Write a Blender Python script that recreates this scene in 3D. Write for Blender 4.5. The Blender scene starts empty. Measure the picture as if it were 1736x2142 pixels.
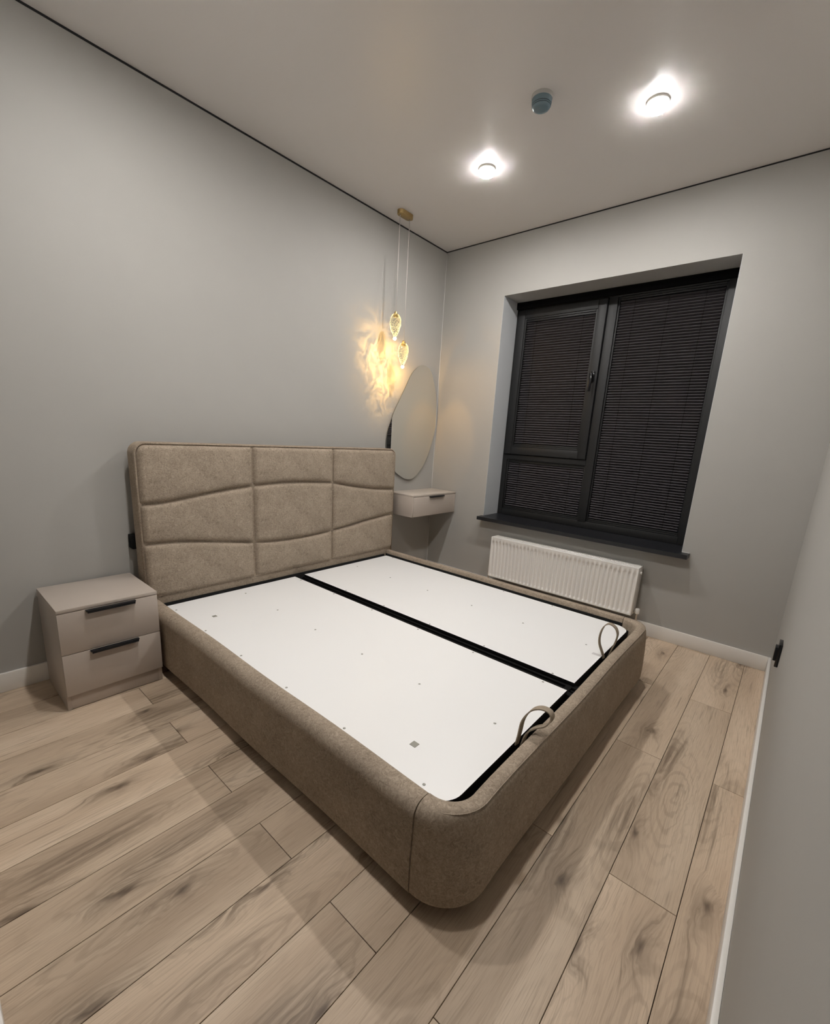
import bpy, bmesh, math, random
from mathutils import Vector, Matrix, noise as mnoise
random.seed(7)
C = bpy.context.scene.collection
SC = bpy.context.scene

# ------------------------------------------------------------------ camera
ROOM_W, ROOM_L, ROOM_H = 2.833, 3.485, 2.941
CAM = Vector((2.7269, -3.4534, 1.3283))
R_ = Vector((0.75455919, 0.65366528, 0.05798389))
U_ = Vector((-0.19410341, 0.13790897, 0.97123889))
D_ = Vector((-0.62686864, 0.7441121, -0.23093914))
cd = bpy.data.cameras.new('camera')
cd.sensor_fit = 'HORIZONTAL'; cd.sensor_width = 36.0
cd.lens = 36.0 * 918.8644 / 1736.0
cd.shift_x = (868.0 - 866.7682) / 1736.0
cd.shift_y = (1132.4026 - 1071.0) / 1736.0
cd.clip_start = 0.005; cd.clip_end = 60
cam = bpy.data.objects.new('camera', cd); C.objects.link(cam)
M = Matrix((( R_.x, U_.x, -D_.x), (R_.y, U_.y, -D_.y), (R_.z, U_.z, -D_.z)))
cam.matrix_world = Matrix.Translation(CAM) @ M.to_4x4()
SC.camera = cam

# ------------------------------------------------------------------ world, exposure
w = bpy.data.worlds.new('night'); SC.world = w; w.use_nodes = True
w.node_tree.nodes['Background'].inputs[0].default_value = (0.012, 0.014, 0.02, 1)
w.node_tree.nodes['Background'].inputs[1].default_value = 0.15
SC.view_settings.view_transform = 'Standard'
SC.view_settings.look = 'None'
SC.view_settings.gamma = 1.0
SC.view_settings.use_curve_mapping = False
SC.view_settings.exposure = 0.0
LAMP_DOWN = 930.0      # radiance of the lit face of each ceiling lamp
LAMP_SIDE = 20.0      # radiance of its acrylic rim
LAMP_COL = (1.0, 0.972, 0.938)
try:
    SC.cycles.use_denoising = True
    SC.cycles.max_bounces = 7
    SC.cycles.diffuse_bounces = 4
    SC.cycles.glossy_bounces = 4
    SC.cycles.transmission_bounces = 5
    SC.cycles.sample_clamp_indirect = 6.0
    SC.cycles.blur_glossy = 1.0
    SC.cycles.caustics_reflective = False
    SC.cycles.caustics_refractive = False
    SC.cycles.use_light_tree = False
    SC.cycles.use_adaptive_sampling = True
    SC.cycles.adaptive_threshold = 0.02
except Exception:
    pass

# ------------------------------------------------------------------ node helpers
class NT:
    def __init__(s, tree): s.t = tree
    def n(s, typ, **kw):
        nd = s.t.nodes.new(typ)
        for k, v in kw.items():
            if k == 'ins':
                for kk, vv in v.items(): s.put(nd, kk, vv)
            else: setattr(nd, k, v)
        return nd
    def put(s, nd, key, v):
        sock = nd.inputs[key]
        if isinstance(v, bpy.types.NodeSocket): s.t.links.new(v, sock)
        else: sock.default_value = v
    def math(s, op, a, b=None, c=None, clamp=False):
        nd = s.n('ShaderNodeMath', operation=op, use_clamp=clamp)
        s.put(nd, 0, a)
        if b is not None: s.put(nd, 1, b)
        if c is not None: s.put(nd, 2, c)
        return nd.outputs[0]
    def noise(s, vec, scale=1.0, detail=2.0, rough=0.5, dist=0.0):
        nd = s.n('ShaderNodeTexNoise')
        s.put(nd, 'Vector', vec); s.put(nd, 'Scale', scale); s.put(nd, 'Detail', detail)
        s.put(nd, 'Roughness', rough); s.put(nd, 'Distortion', dist)
        return nd.outputs['Fac']
    def ramp(s, fac, stops, interp='LINEAR'):
        nd = s.n('ShaderNodeValToRGB'); s.put(nd, 0, fac); cr = nd.color_ramp; cr.interpolation = interp
        while len(cr.elements) < len(stops): cr.elements.new(0.5)
        for e, (p, c) in zip(cr.elements, stops):
            e.position = p; e.color = c if len(c) == 4 else (*c, 1)
        return nd.outputs[0]
    def mix(s, fac, a, b, blend='MIX'):
        nd = s.n('ShaderNodeMix', data_type='RGBA', blend_type=blend)
        s.put(nd, 0, fac); s.put(nd, 6, a if isinstance(a, bpy.types.NodeSocket) else (*a[:3], 1))
        s.put(nd, 7, b if isinstance(b, bpy.types.NodeSocket) else (*b[:3], 1))
        return nd.outputs[2]
    def xyz(s, x, y, z):
        nd = s.n('ShaderNodeCombineXYZ'); s.put(nd, 0, x); s.put(nd, 1, y); s.put(nd, 2, z); return nd.outputs[0]
    def sep(s, v):
        nd = s.n('ShaderNodeSeparateXYZ'); s.put(nd, 0, v); return nd.outputs
    def maprange(s, v, a, b, c=0.0, d=1.0, smooth=True):
        nd = s.n('ShaderNodeMapRange'); nd.interpolation_type = 'SMOOTHSTEP' if smooth else 'LINEAR'
        s.put(nd, 0, v); s.put(nd, 1, a); s.put(nd, 2, b); s.put(nd, 3, c); s.put(nd, 4, d); return nd.outputs[0]

MATS = {}
def material(name):
    m = bpy.data.materials.new(name); m.use_nodes = True; MATS[name] = m
    t = NT(m.node_tree); b = m.node_tree.nodes['Principled BSDF']
    return m, t, b
def simple(name, col, rough=0.5, metal=0.0, spec=0.5, noise_amt=0.0, noise_scale=40, bump=0.0, bump_scale=300, coat=0.0):
    m, t, b = material(name)
    b.inputs['Base Color'].default_value = (*col, 1); b.inputs['Roughness'].default_value = rough
    b.inputs['Metallic'].default_value = metal; b.inputs['Specular IOR Level'].default_value = spec
    b.inputs['Coat Weight'].default_value = coat
    tc = t.n('ShaderNodeTexCoord').outputs['Object']
    if noise_amt:
        f = t.noise(tc, noise_scale, 3)
        t.put(b, 'Base Color', t.mix(f, tuple(c * (1 - noise_amt) for c in col), tuple(c * (1 + noise_amt) for c in col)))
    if bump:
        f = t.noise(tc, bump_scale, 2)
        bp = t.n('ShaderNodeBump'); t.put(bp, 'Strength', bump); t.put(bp, 'Distance', 0.001); t.put(bp, 'Height', f)
        t.put(b, 'Normal', bp.outputs[0])
    return m

WALL = simple('wall_paint', (0.375, 0.364, 0.341), 0.62, spec=0.3, noise_amt=0.025, noise_scale=5, bump=0.12, bump_scale=260)
WALL_R = WALL
CEIL = simple('satin_ceiling', (0.83, 0.795, 0.775), 0.34, spec=1.0, bump=0.05, bump_scale=500)
BLACKGAP = simple('black_gap', (0.006, 0.006, 0.006), 0.8)
WHITE = simple('white_paint', (0.74, 0.71, 0.67), 0.4, noise_amt=0.02, noise_scale=20)
REVEAL_LIT = simple('reveal_lit', (0.52, 0.535, 0.55), 0.55, noise_amt=0.02, noise_scale=6)  # window reveal sides: lamp light put into the colour, paler than the wall
CAULK = simple('caulk', (0.60, 0.60, 0.58), 0.5)
FRAME = simple('anthracite_frame', (0.012, 0.0122, 0.0128), 0.5, spec=0.35, noise_amt=0.15, noise_scale=60, bump=0.25, bump_scale=220)
SEAL = simple('black_seal', (0.0025, 0.0025, 0.003), 0.9, spec=0.1)
SILL = simple('dark_sill', (0.010, 0.0105, 0.013), 0.4, bump=0.15, bump_scale=200)
BLIND = simple('pleated_fabric', (0.070, 0.065, 0.072), 0.8, spec=0.2, noise_amt=0.12, noise_scale=30)
GLOSSBLACK = simple('gloss_black', (0.004, 0.004, 0.005), 0.18)
HANDLE = simple('matt_black_metal', (0.010, 0.011, 0.014), 0.38, metal=0.3)
ENAMEL = simple('radiator_enamel', (0.86, 0.835, 0.80), 0.28, coat=0.2)
DARKSLOT = simple('dark_slot', (0.06, 0.06, 0.06), 0.8)
CHROME = simple('chrome', (0.6, 0.58, 0.55), 0.2, metal=1.0)
MELA = simple('taupe_melamine', (0.435, 0.375, 0.325), 0.42, noise_amt=0.03, noise_scale=12)
MELA_EDGE = simple('taupe_edge', (0.47, 0.41, 0.355), 0.4)
BOARD = simple('white_board', (0.84, 0.835, 0.83), 0.35, noise_amt=0.012, noise_scale=3)
STEEL = simple('black_steel', (0.0035, 0.0034, 0.0033), 0.75, spec=0.15)
LINER_SHADE = simple('black_liner_gap_shade', (0.004, 0.004, 0.004), 0.9)  # bed liner, also the painted shade in the gaps beside the boards
SCREW = simple('screw_metal', (0.34, 0.33, 0.30), 0.45, metal=0.6)
PATCH = simple('grey_pad', (0.30, 0.29, 0.25), 0.6)
CLEARTAPE = simple('pale_tape', (0.62, 0.60, 0.60), 0.4)
GOLD = simple('brushed_gold', (0.42, 0.30, 0.13), 0.38, metal=0.9)
CABLE = simple('clear_cable', (0.62, 0.58, 0.55), 0.3)
UNDER = simple('underlay', (0.035, 0.024, 0.015), 0.9)
MIRROR = simple('mirror_silver', (0.88, 0.89, 0.87), 0.0, metal=1.0)
MEDGE = simple('mirror_edge', (0.05, 0.055, 0.05), 0.3)
DETB = simple('detector_cover', (0.135, 0.20, 0.235), 0.22, spec=0.6)
DETW = simple('detector_base', (0.45, 0.44, 0.42), 0.25)
PLASTIC = simple('lamp_ring_plastic', (0.62, 0.60, 0.55), 0.4)

def emis(name, col, st):
    m = bpy.data.materials.new(name); m.use_nodes = True; nt = m.node_tree
    for nd in list(nt.nodes):
        if nd.type != 'OUTPUT_MATERIAL': nt.nodes.remove(nd)
    e = nt.nodes.new('ShaderNodeEmission'); e.inputs[0].default_value = (*col, 1); e.inputs[1].default_value = st
    nt.links.new(e.outputs[0], nt.nodes['Material Output'].inputs[0]); return m
LAMP_D = emis('lamp_face', LAMP_COL, LAMP_DOWN)
LAMP_S = emis('lamp_rim', LAMP_COL, LAMP_SIDE)
LED = emis('warm_led', (1.0, 0.80, 0.42), 45.0)

def make_fabric(name, light, dark, thread=True):
    m, t, b = material(name)
    o = t.n('ShaderNodeTexCoord').outputs['Object']
    f1 = t.noise(o, 75, 5, 0.72, 1.6)
    f2 = t.noise(o, 7, 3, 0.5)
    f3 = t.noise(o, 260, 2, 0.6)
    f = t.math('ADD', t.math('MULTIPLY', f1, 0.68), t.math('ADD', t.math('MULTIPLY', f2, 0.18), t.math('MULTIPLY', f3, 0.14)))
    t.put(b, 'Base Color', t.ramp(f, [(0.36, dark), (0.50, tuple((a + c) / 2 for a, c in zip(light, dark))), (0.62, light)]))
    b.inputs['Roughness'].default_value = 0.85; b.inputs['Specular IOR Level'].default_value = 0.15
    b.inputs['Sheen Weight'].default_value = 0.15; b.inputs['Sheen Roughness'].default_value = 0.4
    b.inputs['Sheen Tint'].default_value = (*[min(1, c * 2.4) for c in light], 1)
    bp = t.n('ShaderNodeBump'); t.put(bp, 'Strength', 0.25); t.put(bp, 'Distance', 0.0015); t.put(bp, 'Height', f3)
    t.put(b, 'Normal', bp.outputs[0])
    return m
FABRIC = make_fabric('taupe_velour', (0.405, 0.331, 0.257), (0.190, 0.150, 0.112))
STRAPF = make_fabric('strap_fabric', (0.330, 0.275, 0.210), (0.26, 0.21, 0.16))

def make_wood():
    m, t, b = material('oak_laminate')
    o = t.n('ShaderNodeTexCoord').outputs['Object']
    rnd = t.n('ShaderNodeObjectInfo').outputs['Random']
    x, y, z = t.sep(o)[:3]
    rx = t.math('MULTIPLY', rnd, 37.0); ry = t.math('MULTIPLY', rnd, 91.0)
    # soft cross-grain wobble shared by all the features
    wob = t.noise(t.xyz(t.math('MULTIPLY_ADD', x, 16.0, rx), t.math('MULTIPLY_ADD', y, 5.0, ry), 4.0), 1.0, 3, 0.6)
    wobc = t.math('SUBTRACT', wob, 0.5)
    wn = t.noise(t.xyz(t.math('MULTIPLY_ADD', x, 2.0, rx), t.math('MULTIPLY_ADD', y, 0.8, ry), 0.0), 1.0, 1, 0.5)
    xw = t.math('ADD', x, t.math('MULTIPLY', t.math('SUBTRACT', wn, 0.5), 0.09))
    # hearts of the figure: sparse cells, much longer than wide; rings run round them
    hv = t.xyz(t.math('ADD', t.math('MULTIPLY_ADD', xw, 5.0, rx), t.math('MULTIPLY', wobc, 0.35)), t.math('MULTIPLY_ADD', y, 0.95, ry), 0.0)
    vor = t.n('ShaderNodeTexVoronoi', voronoi_dimensions='2D'); t.put(vor, 'Vector', hv); t.put(vor, 'Scale', 1.0)
    hd = vor.outputs['Distance']; hc = t.sep(vor.outputs['Color'])
    hsel = t.maprange(hc[0], 0.20, 0.65, 0.2, 1.0)
    heart = t.math('MULTIPLY', t.maprange(hd, 0.02, 0.40, 1.0, 0.0), hsel)
    ringw = t.math('SINE', t.math('ADD', t.math('MULTIPLY', hd, 78.0), t.math('MULTIPLY', wobc, 9.0)))
    ringl = t.math('MULTIPLY', t.maprange(ringw, 0.1, 0.95), t.maprange(hd, 0.10, 0.55, 1.0, 0.12))
    # knots: small, dark, ragged
    kv = t.xyz(t.math('ADD', t.math('MULTIPLY_ADD', x, 6.0, ry), t.math('MULTIPLY', wobc, 0.5)), t.math('ADD', t.math('MULTIPLY_ADD', y, 2.4, rx), t.math('MULTIPLY', wobc, 0.3)), 0.0)
    vk = t.n('ShaderNodeTexVoronoi', voronoi_dimensions='2D'); t.put(vk, 'Vector', kv); t.put(vk, 'Scale', 1.0)
    ksel = t.math('GREATER_THAN', t.sep(vk.outputs['Color'])[1], 0.56)
    kcore = t.math('MULTIPLY', t.maprange(vk.outputs['Distance'], 0.0, 0.12, 1.0, 0.0), ksel)
    khalo = t.math('MULTIPLY', t.maprange(vk.outputs['Distance'], 0.03, 0.42, 1.0, 0.0), ksel)
    # fine straight grain and dark fibres
    fine = t.noise(t.xyz(t.math('ADD', t.math('MULTIPLY_ADD', xw, 330.0, rx), t.math('MULTIPLY', khalo, t.math('MULTIPLY', wob, 14.0))), t.math('MULTIPLY_ADD', y, 7.0, ry), 9.0), 1.0, 3, 0.65)
    fib = t.noise(t.xyz(t.math('ADD', t.math('MULTIPLY_ADD', xw, 60.0, ry), t.math('MULTIPLY', khalo, t.math('MULTIPLY', wob, 5.0))), t.math('MULTIPLY_ADD', y, 2.2, rx), 6.0), 1.0, 3, 0.6)
    broad = t.noise(t.xyz(t.math('MULTIPLY_ADD', xw, 7.0, ry), t.math('MULTIPLY_ADD', y, 0.8, rx), 1.0), 1.0, 2, 0.5)
    DK = (0.165, 0.118, 0.080); DD = (0.085, 0.056, 0.036)
    base = t.ramp(broad, [(0.30, (0.440, 0.332, 0.238)), (0.50, (0.535, 0.415, 0.304)), (0.70, (0.610, 0.486, 0.364))])
    col = t.mix(t.math('MULTIPLY', t.maprange(fine, 0.44, 0.68), 0.42), base, (0.29, 0.215, 0.148))
    dark = t.math('MULTIPLY', heart, t.maprange(fib, 0.36, 0.62, 0.15, 1.0))
    col = t.mix(t.math('MULTIPLY', dark, 0.80), col, DK)
    col = t.mix(t.math('MULTIPLY', ringl, 0.24), col, DK)
    col = t.mix(t.math('MULTIPLY', t.maprange(fib, 0.57, 0.74), 0.55), col, DK)
    col = t.mix(t.math('MULTIPLY', khalo, t.maprange(fib, 0.35, 0.65, 0.12, 0.62)), col, DK)
    col = t.mix(t.math('MULTIPLY', kcore, 0.85), col, DD)
    # plank to plank tone
    tone = t.math('MULTIPLY_ADD', t.math('FRACT', t.math('MULTIPLY', rnd, 7.31)), 0.20, 0.90)
    col = t.mix(1.0, col, t.xyz(tone, tone, tone), 'MULTIPLY')
    t.put(b, 'Base Color', col)
    t.put(b, 'Roughness', t.maprange(fine, 0.2, 0.8, 0.40, 0.55, False))
    b.inputs['Specular IOR Level'].default_value = 0.35
    bp = t.n('ShaderNodeBump'); t.put(bp, 'Strength', 0.18); t.put(bp, 'Distance', 0.0008)
    t.put(bp, 'Height', fine); t.put(b, 'Normal', bp.outputs[0])
    return m
WOOD = make_wood()

def make_crystal():
    m = bpy.data.materials.new('bubble_crystal'); m.use_nodes = True; nt = m.node_tree; t = NT(nt)
    b = nt.nodes['Principled BSDF']
    b.inputs['Base Color'].default_value = (1.0, 0.95, 0.80, 1); b.inputs['Roughness'].default_value = 0.03
    b.inputs['Transmission Weight'].default_value = 1.0; b.inputs['IOR'].default_value = 1.45
    o = t.n('ShaderNodeTexCoord').outputs['Object']
    warped = t.n('ShaderNodeTexNoise'); t.put(warped, 'Vector', o); t.put(warped, 'Scale', 30.0)
    v = t.n('ShaderNodeTexVoronoi', feature='DISTANCE_TO_EDGE'); t.put(v, 'Scale', 75.0)
    vm = t.n('ShaderNodeVectorMath', operation='MULTIPLY_ADD'); t.put(vm, 0, warped.outputs['Color']); vm.inputs[1].default_value = (0.03, 0.03, 0.03); t.put(vm, 2, o)
    t.put(v, 'Vector', vm.outputs[0])
    cell = t.maprange(v.outputs['Distance'], 0.0, 0.10, 1.0, 0.0)
    lw = t.n('ShaderNodeLayerWeight'); lw.inputs[0].default_value = 0.35
    rim = t.maprange(lw.outputs['Facing'], 0.30, 0.85)
    glow = t.math('ADD', t.math('MULTIPLY', cell, 0.75), t.math('MULTIPLY', rim, 1.1))
    zz = t.sep(o)[2]
    glow = t.math('MULTIPLY', glow, t.maprange(zz, 0.05, -0.07, 0.55, 1.5))
    b.inputs['Emission Color'].default_value = (1.0, 0.84, 0.40, 1)
    t.put(b, 'Emission Strength', glow)
    bp = t.n('ShaderNodeBump'); t.put(bp, 'Strength', 0.7); t.put(bp, 'Distance', 0.004); t.put(bp, 'Height', v.outputs['Distance']); t.put(b, 'Normal', bp.outputs[0])
    return m
CRYSTAL = make_crystal()
def make_glass():
    m, t, b = material('window_glass')
    b.inputs['Base Color'].default_value = (0.9, 0.95, 0.93, 1); b.inputs['Roughness'].default_value = 0.0
    b.inputs['Transmission Weight'].default_value = 1.0; b.inputs['IOR'].default_value = 1.45
    return m
GLASS = make_glass()

# ------------------------------------------------------------------ object helpers (all geometry given in world space)
WLOC = {}
def tag(o, label=None, cat=None, group=None, kind=None):
    if label: o['label'] = label
    if cat: o['category'] = cat
    if group: o['group'] = group
    if kind: o['kind'] = kind
    return o
def empty(name, loc, parent=None, **kw):
    o = bpy.data.objects.new(name, None); C.objects.link(o); o.empty_display_size = 0.1
    loc = Vector(loc); WLOC[o.name] = loc
    o.location = loc - (WLOC[parent.name] if parent else Vector((0, 0, 0)))
    if parent: o.parent = parent
    return tag(o, **kw)
def obj(name, bm, mat, parent=None, smooth=False, origin=None, **kw):
    bmesh.ops.recalc_face_normals(bm, faces=bm.faces)
    if origin is None:
        lo = [min(v.co[i] for v in bm.verts) for i in range(3)]; hi = [max(v.co[i] for v in bm.verts) for i in range(3)]
        origin = Vector([(a + b) / 2 for a, b in zip(lo, hi)])
    origin = Vector(origin)
    for v in bm.verts: v.co -= origin
    me = bpy.data.meshes.new(name); bm.to_mesh(me); bm.free()
    for mm in (mat if isinstance(mat, (list, tuple)) else [mat]): me.materials.append(mm)
    if smooth:
        for p in me.polygons: p.use_smooth = True
        if smooth != True: me.set_sharp_from_angle(angle=math.radians(smooth))
    o = bpy.data.objects.new(name, me); C.objects.link(o)
    WLOC[o.name] = origin
    o.location = origin - (WLOC[parent.name] if parent else Vector((0, 0, 0)))
    if parent: o.parent = parent
    return tag(o, **kw)
def add_box(bm, x0, x1, y0, y1, z0, z1, bev=0.0, seg=2):
    r = bmesh.ops.create_cube(bm, size=1.0); vs = r['verts']
    for v in vs:
        v.co = Vector((x0 if v.co.x < 0 else x1, y0 if v.co.y < 0 else y1, z0 if v.co.z < 0 else z1))
    if bev:
        es = list({e for v in vs for e in v.link_edges})
        bmesh.ops.bevel(bm, geom=es, offset=bev, segments=seg, profile=0.5, affect='EDGES')
    return bm
def box(name, a, mat, parent=None, bev=0.0, seg=2, **kw):
    bm = bmesh.new(); add_box(bm, *a, bev=bev, seg=seg)
    return obj(name, bm, mat, parent, smooth=40 if bev else False, **kw)
def boxes(name, lst, mat, parent=None, bev=0.0, **kw):
    bm = bmesh.new()
    for a in lst: add_box(bm, *a, bev=bev)
    return obj(name, bm, mat, parent, smooth=40 if bev else False, **kw)
def add_prism(bm, pts, axis, a, b):
    """closed outline pts (2D) extruded along axis from a to b; 2D order is the other two axes"""
    def P(p, t):
        return Vector((t, p[0], p[1])) if axis == 0 else Vector((p[0], t, p[1])) if axis == 1 else Vector((p[0], p[1], t))
    A = [bm.verts.new(P(p, a)) for p in pts]; B = [bm.verts.new(P(p, b)) for p in pts]
    n = len(pts)
    fa = bm.faces.new(A); fb = bm.faces.new(B)
    for i in range(n): bm.faces.new((A[i], A[(i + 1) % n], B[(i + 1) % n], B[i]))
    return fa, fb
def add_lathe(bm, prof, cx, cy, seg=40, cap=True, zf=None):
    rings = []
    for r, z in prof:
        rings.append([bm.verts.new((cx + r * math.cos(2 * math.pi * k / seg), cy + r * math.sin(2 * math.pi * k / seg), z)) for k in range(seg)])
    for a, b in zip(rings, rings[1:]):
        for k in range(seg): bm.faces.new((a[k], a[(k + 1) % seg], b[(k + 1) % seg], b[k]))
    if cap:
        bm.faces.new(rings[0]); bm.faces.new(rings[-1])
    return bm
def add_tube(bm, pts, r, seg=8, closed=False):
    pts = [Vector(p) for p in pts]; n = len(pts); rings = []
    up = None
    for i, p in enumerate(pts):
        if closed: tn = (pts[(i + 1) % n] - pts[i - 1]).normalized()
        else: tn = (pts[min(i + 1, n - 1)] - pts[max(i - 1, 0)]).normalized()
        if up is None:
            up = Vector((0, 0, 1)) if abs(tn.z) < 0.9 else Vector((1, 0, 0))
        side = tn.cross(up).normalized(); up = side.cross(tn).normalized()
        rings.append([bm.verts.new(p + r * (math.cos(2 * math.pi * k / seg) * side + math.sin(2 * math.pi * k / seg) * up)) for k in range(seg)])
    m = n if closed else n - 1
    for i in range(m):
        a, b = rings[i], rings[(i + 1) % n]
        for k in range(seg): bm.faces.new((a[k], a[(k + 1) % seg], b[(k + 1) % seg], b[k]))
    if not closed:
        bm.faces.new(rings[0]); bm.faces.new(rings[-1])
    return bm
def catmull(pts, n=8, closed=False):
    pts = [Vector(p) for p in pts]; out = []; m = len(pts)
    rng = range(m) if closed else range(m - 1)
    for i in rng:
        g = lambda k: pts[k % m] if closed else pts[max(0, min(m - 1, k))]
        p0, p1, p2, p3 = g(i - 1), g(i), g(i + 1), g(i + 2)
        for k in range(n):
            t = k / n
            out.append(0.5 * ((2 * p1) + (p2 - p0) * t + (2 * p0 - 5 * p1 + 4 * p2 - p3) * t * t + (3 * p1 - p0 - 3 * p2 + p3) * t ** 3))
    if not closed: out.append(pts[-1])
    return out
def struct(o): o['kind'] = 'structure'; return o

# ------------------------------------------------------------------ room shell
W, L, H = ROOM_W, ROOM_L, ROOM_H
WX0, WX1, WZ0, WZ1, WD = 0.626, 2.234, 0.6643, 2.4993, 0.244
floor = struct(box('floor', (-0.1, W + 0.1, -L - 0.1, 0.1, -0.08, -0.008), UNDER))
# planks: boards run along Y, joints half-staggered
S0, PW, PLEN = 1.3655, 0.1925, 1.387
gap = 0.0009
pm_cache = {}
for k in range(-8, 8):
    x0, x1 = max(S0 + k * PW, 0.002), min(S0 + (k + 1) * PW, W - 0.002)
    if x1 - x0 < 0.03: continue
    if k == -7: x0 = 0.002
    j0 = -0.033 if k % 2 else -0.750
    js = [0.0] + [j0 - i * PLEN for i in range(4)]
    js = [j for j in js if j > -L] + [-L + 0.001]
    for ya, yb in zip(js, js[1:]):
        if ya - yb < 0.004: continue
        key = (round(x1 - x0, 4), round(ya - yb, 4))
        cx, cy = (x0 + x1) / 2, (ya + yb) / 2
        if key in pm_cache:
            o = bpy.data.objects.new('plank', pm_cache[key]); C.objects.link(o)
            o.location = Vector((cx, cy, -0.004)) - WLOC[floor.name]; o.parent = floor
        else:
            o = box('plank', (x0 + gap, x1 - gap, yb + gap, ya - gap, -0.008, 0.0), WOOD, floor, bev=0.0008, seg=1)
            pm_cache[key] = o.data
struct(box('ceiling', (-0.1, W + 0.1, -L - 0.1, 0.35, H, H + 0.06), CEIL))
struct(box('wall_left', (-0.12, 0.0, -L - 0.12, 0.0, -0.02, H), WALL))
struct(box('wall_right', (W, W + 0.12, -L - 0.12, 0.0, -0.02, H), WALL_R))
# window wall with its opening (one mesh, four blocks that meet round the hole)
struct(boxes('wall_window', [(-0.12, WX0, 0, 0.36, -0.02, H), (WX1, W + 0.12, 0, 0.36, -0.02, H),
                      (WX0, WX1, 0, 0.36, -0.02, WZ0 - 0.03), (WX0, WX1, 0, 0.36, WZ1, H)], WALL))
# back wall with the doorway the picture is taken from, and a piece of hall behind it
DX0, DX1, DZ = 1.78, 2.72, 2.08
struct(boxes('wall_back', [(0, DX0, -L - 0.12, -L, -0.02, H), (DX1, W, -L - 0.12, -L, -0.02, H), (DX0, DX1, -L - 0.12, -L, DZ, H)], WALL))
struct(box('floor_hall', (1.2, 3.2, -5.0, -L - 0.10, -0.08, 0.0), WOOD))
struct(box('wall_hall_back', (1.2, 3.2, -5.1, -5.0, -0.02, 2.6), WALL))
struct(box('wall_hall_left', (1.1, 1.2, -5.1, -L - 0.12, -0.02, 2.6), WALL))
struct(box('wall_hall_right', (3.2, 3.3, -5.1, -L - 0.12, -0.02, 2.6), WALL))
struct(box('ceiling_hall', (1.1, 3.3, -5.1, -L - 0.12, 2.6, 2.66), CEIL))
# baseboards
BH, BT = 0.098, 0.015
def bb(name, x0, x1, y0, y1): return struct(box(name, (x0, x1, y0, y1, 0.0, BH), WHITE, bev=0.003))
bb('baseboard_left', 0, BT, -L, 0)
bb('baseboard_window', BT, W - BT, -BT, 0)
bb('baseboard_right', W - BT, W, -L, 0)
bb('baseboard_back', BT, DX0 - 0.06, -L, -L + BT)
struct(box('trim_6', (WX0, WX0 + 0.002, 0.0, WD, WZ0, WZ1), REVEAL_LIT))
struct(box('trim_7', (WX1 - 0.002, WX1, 0.0, WD, WZ0, WZ1), REVEAL_LIT))
# black shadow gap where the stretched ceiling meets the walls
GH = 0.009
struct(box('trim_1', (0, 0.003, -L, 0, H - GH, H), BLACKGAP))
struct(box('trim_2', (0.003, W, -0.003, 0, H - GH * 0.75, H), BLACKGAP))
struct(box('trim_3', (W - 0.003, W, -L, -0.003, H - GH, H), BLACKGAP))
struct(box('trim_4', (0.003, W - 0.003, -L, -L + 0.003, H - GH, H), BLACKGAP))
# bead of caulk down the corner between the two walls
bm = bmesh.new(); add_prism(bm, [(0, 0), (0.0022, 0), (0, -0.0022)], 2, BH, H - 0.02)
struct(obj('trim_5', bm, CAULK))

# ------------------------------------------------------------------ window
win = empty('window_1', (1.43, WD, WZ0)); struct(win)
FY0, FY1 = WD, WD + 0.07
outer = boxes('outer_frame', [(WX0, 0.672, FY0, FY1, WZ0, WZ1), (2.155, WX1, FY0, FY1, WZ0, WZ1),
                      (0.672, 2.155, FY0, FY1, WZ0, 0.722), (0.672, 2.155, FY0, FY1, 2.436, WZ1)], FRAME, win, bev=0.003)
box('mullion', (1.400, 1.466, FY0 - 0.002, FY1, 0.715, 2.44), FRAME, win, bev=0.003)
box('transom', (0.672, 1.400, FY0 - 0.002, FY1, 1.180, 1.240), FRAME, win, bev=0.003)
def ring(x0, x1, z0, z1, t, y0, y1):
    return [(x0, x0 + t, y0, y1, z0, z1), (x1 - t, x1, y0, y1, z0, z1), (x0 + t, x1 - t, y0, y1, z0, z0 + t), (x0 + t, x1 - t, y0, y1, z1 - t, z1)]
SY = WD - 0.016
sash = boxes('sash', ring(0.646, 1.394, 1.228, 2.434, 0.066, SY, FY0 + 0.04), FRAME, win, bev=0.004)
boxes('glazing_bead', ring(0.712, 1.328, 1.294, 2.368, 0.014, SY + 0.006, FY0 + 0.04), FRAME, sash, bev=0.002)
boxes('seal', ring(0.640, 1.400, 1.222, 2.440, 0.010, FY0 - 0.006, FY0 + 0.03), SEAL, sash)
boxes('glazing_bead', ring(0.672, 1.400, 0.722, 1.180, 0.012, FY0 + 0.012, FY0 + 0.05), FRAME, win, bev=0.002)
boxes('glazing_bead', ring(1.466, 2.155, 0.722, 2.436, 0.012, FY0 + 0.012, FY0 + 0.05), FRAME, win, bev=0.002)
PANES = [(0.726, 1.314, 1.308, 2.354), (0.684, 1.388, 0.734, 1.168), (1.478, 2.143, 0.734, 2.424)]
for a in PANES: box('pane', (a[0] - 0.004, a[1] + 0.004, FY0 + 0.042, FY0 + 0.048, a[2] - 0.004, a[3] + 0.004), GLASS, win)
# black box along the head of the opening
box('head_box', (WX0 + 0.001, WX1 - 0.001, WD - 0.022, FY0, 2.444, WZ1 - 0.001), SEAL, win, bev=0.003)
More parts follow.
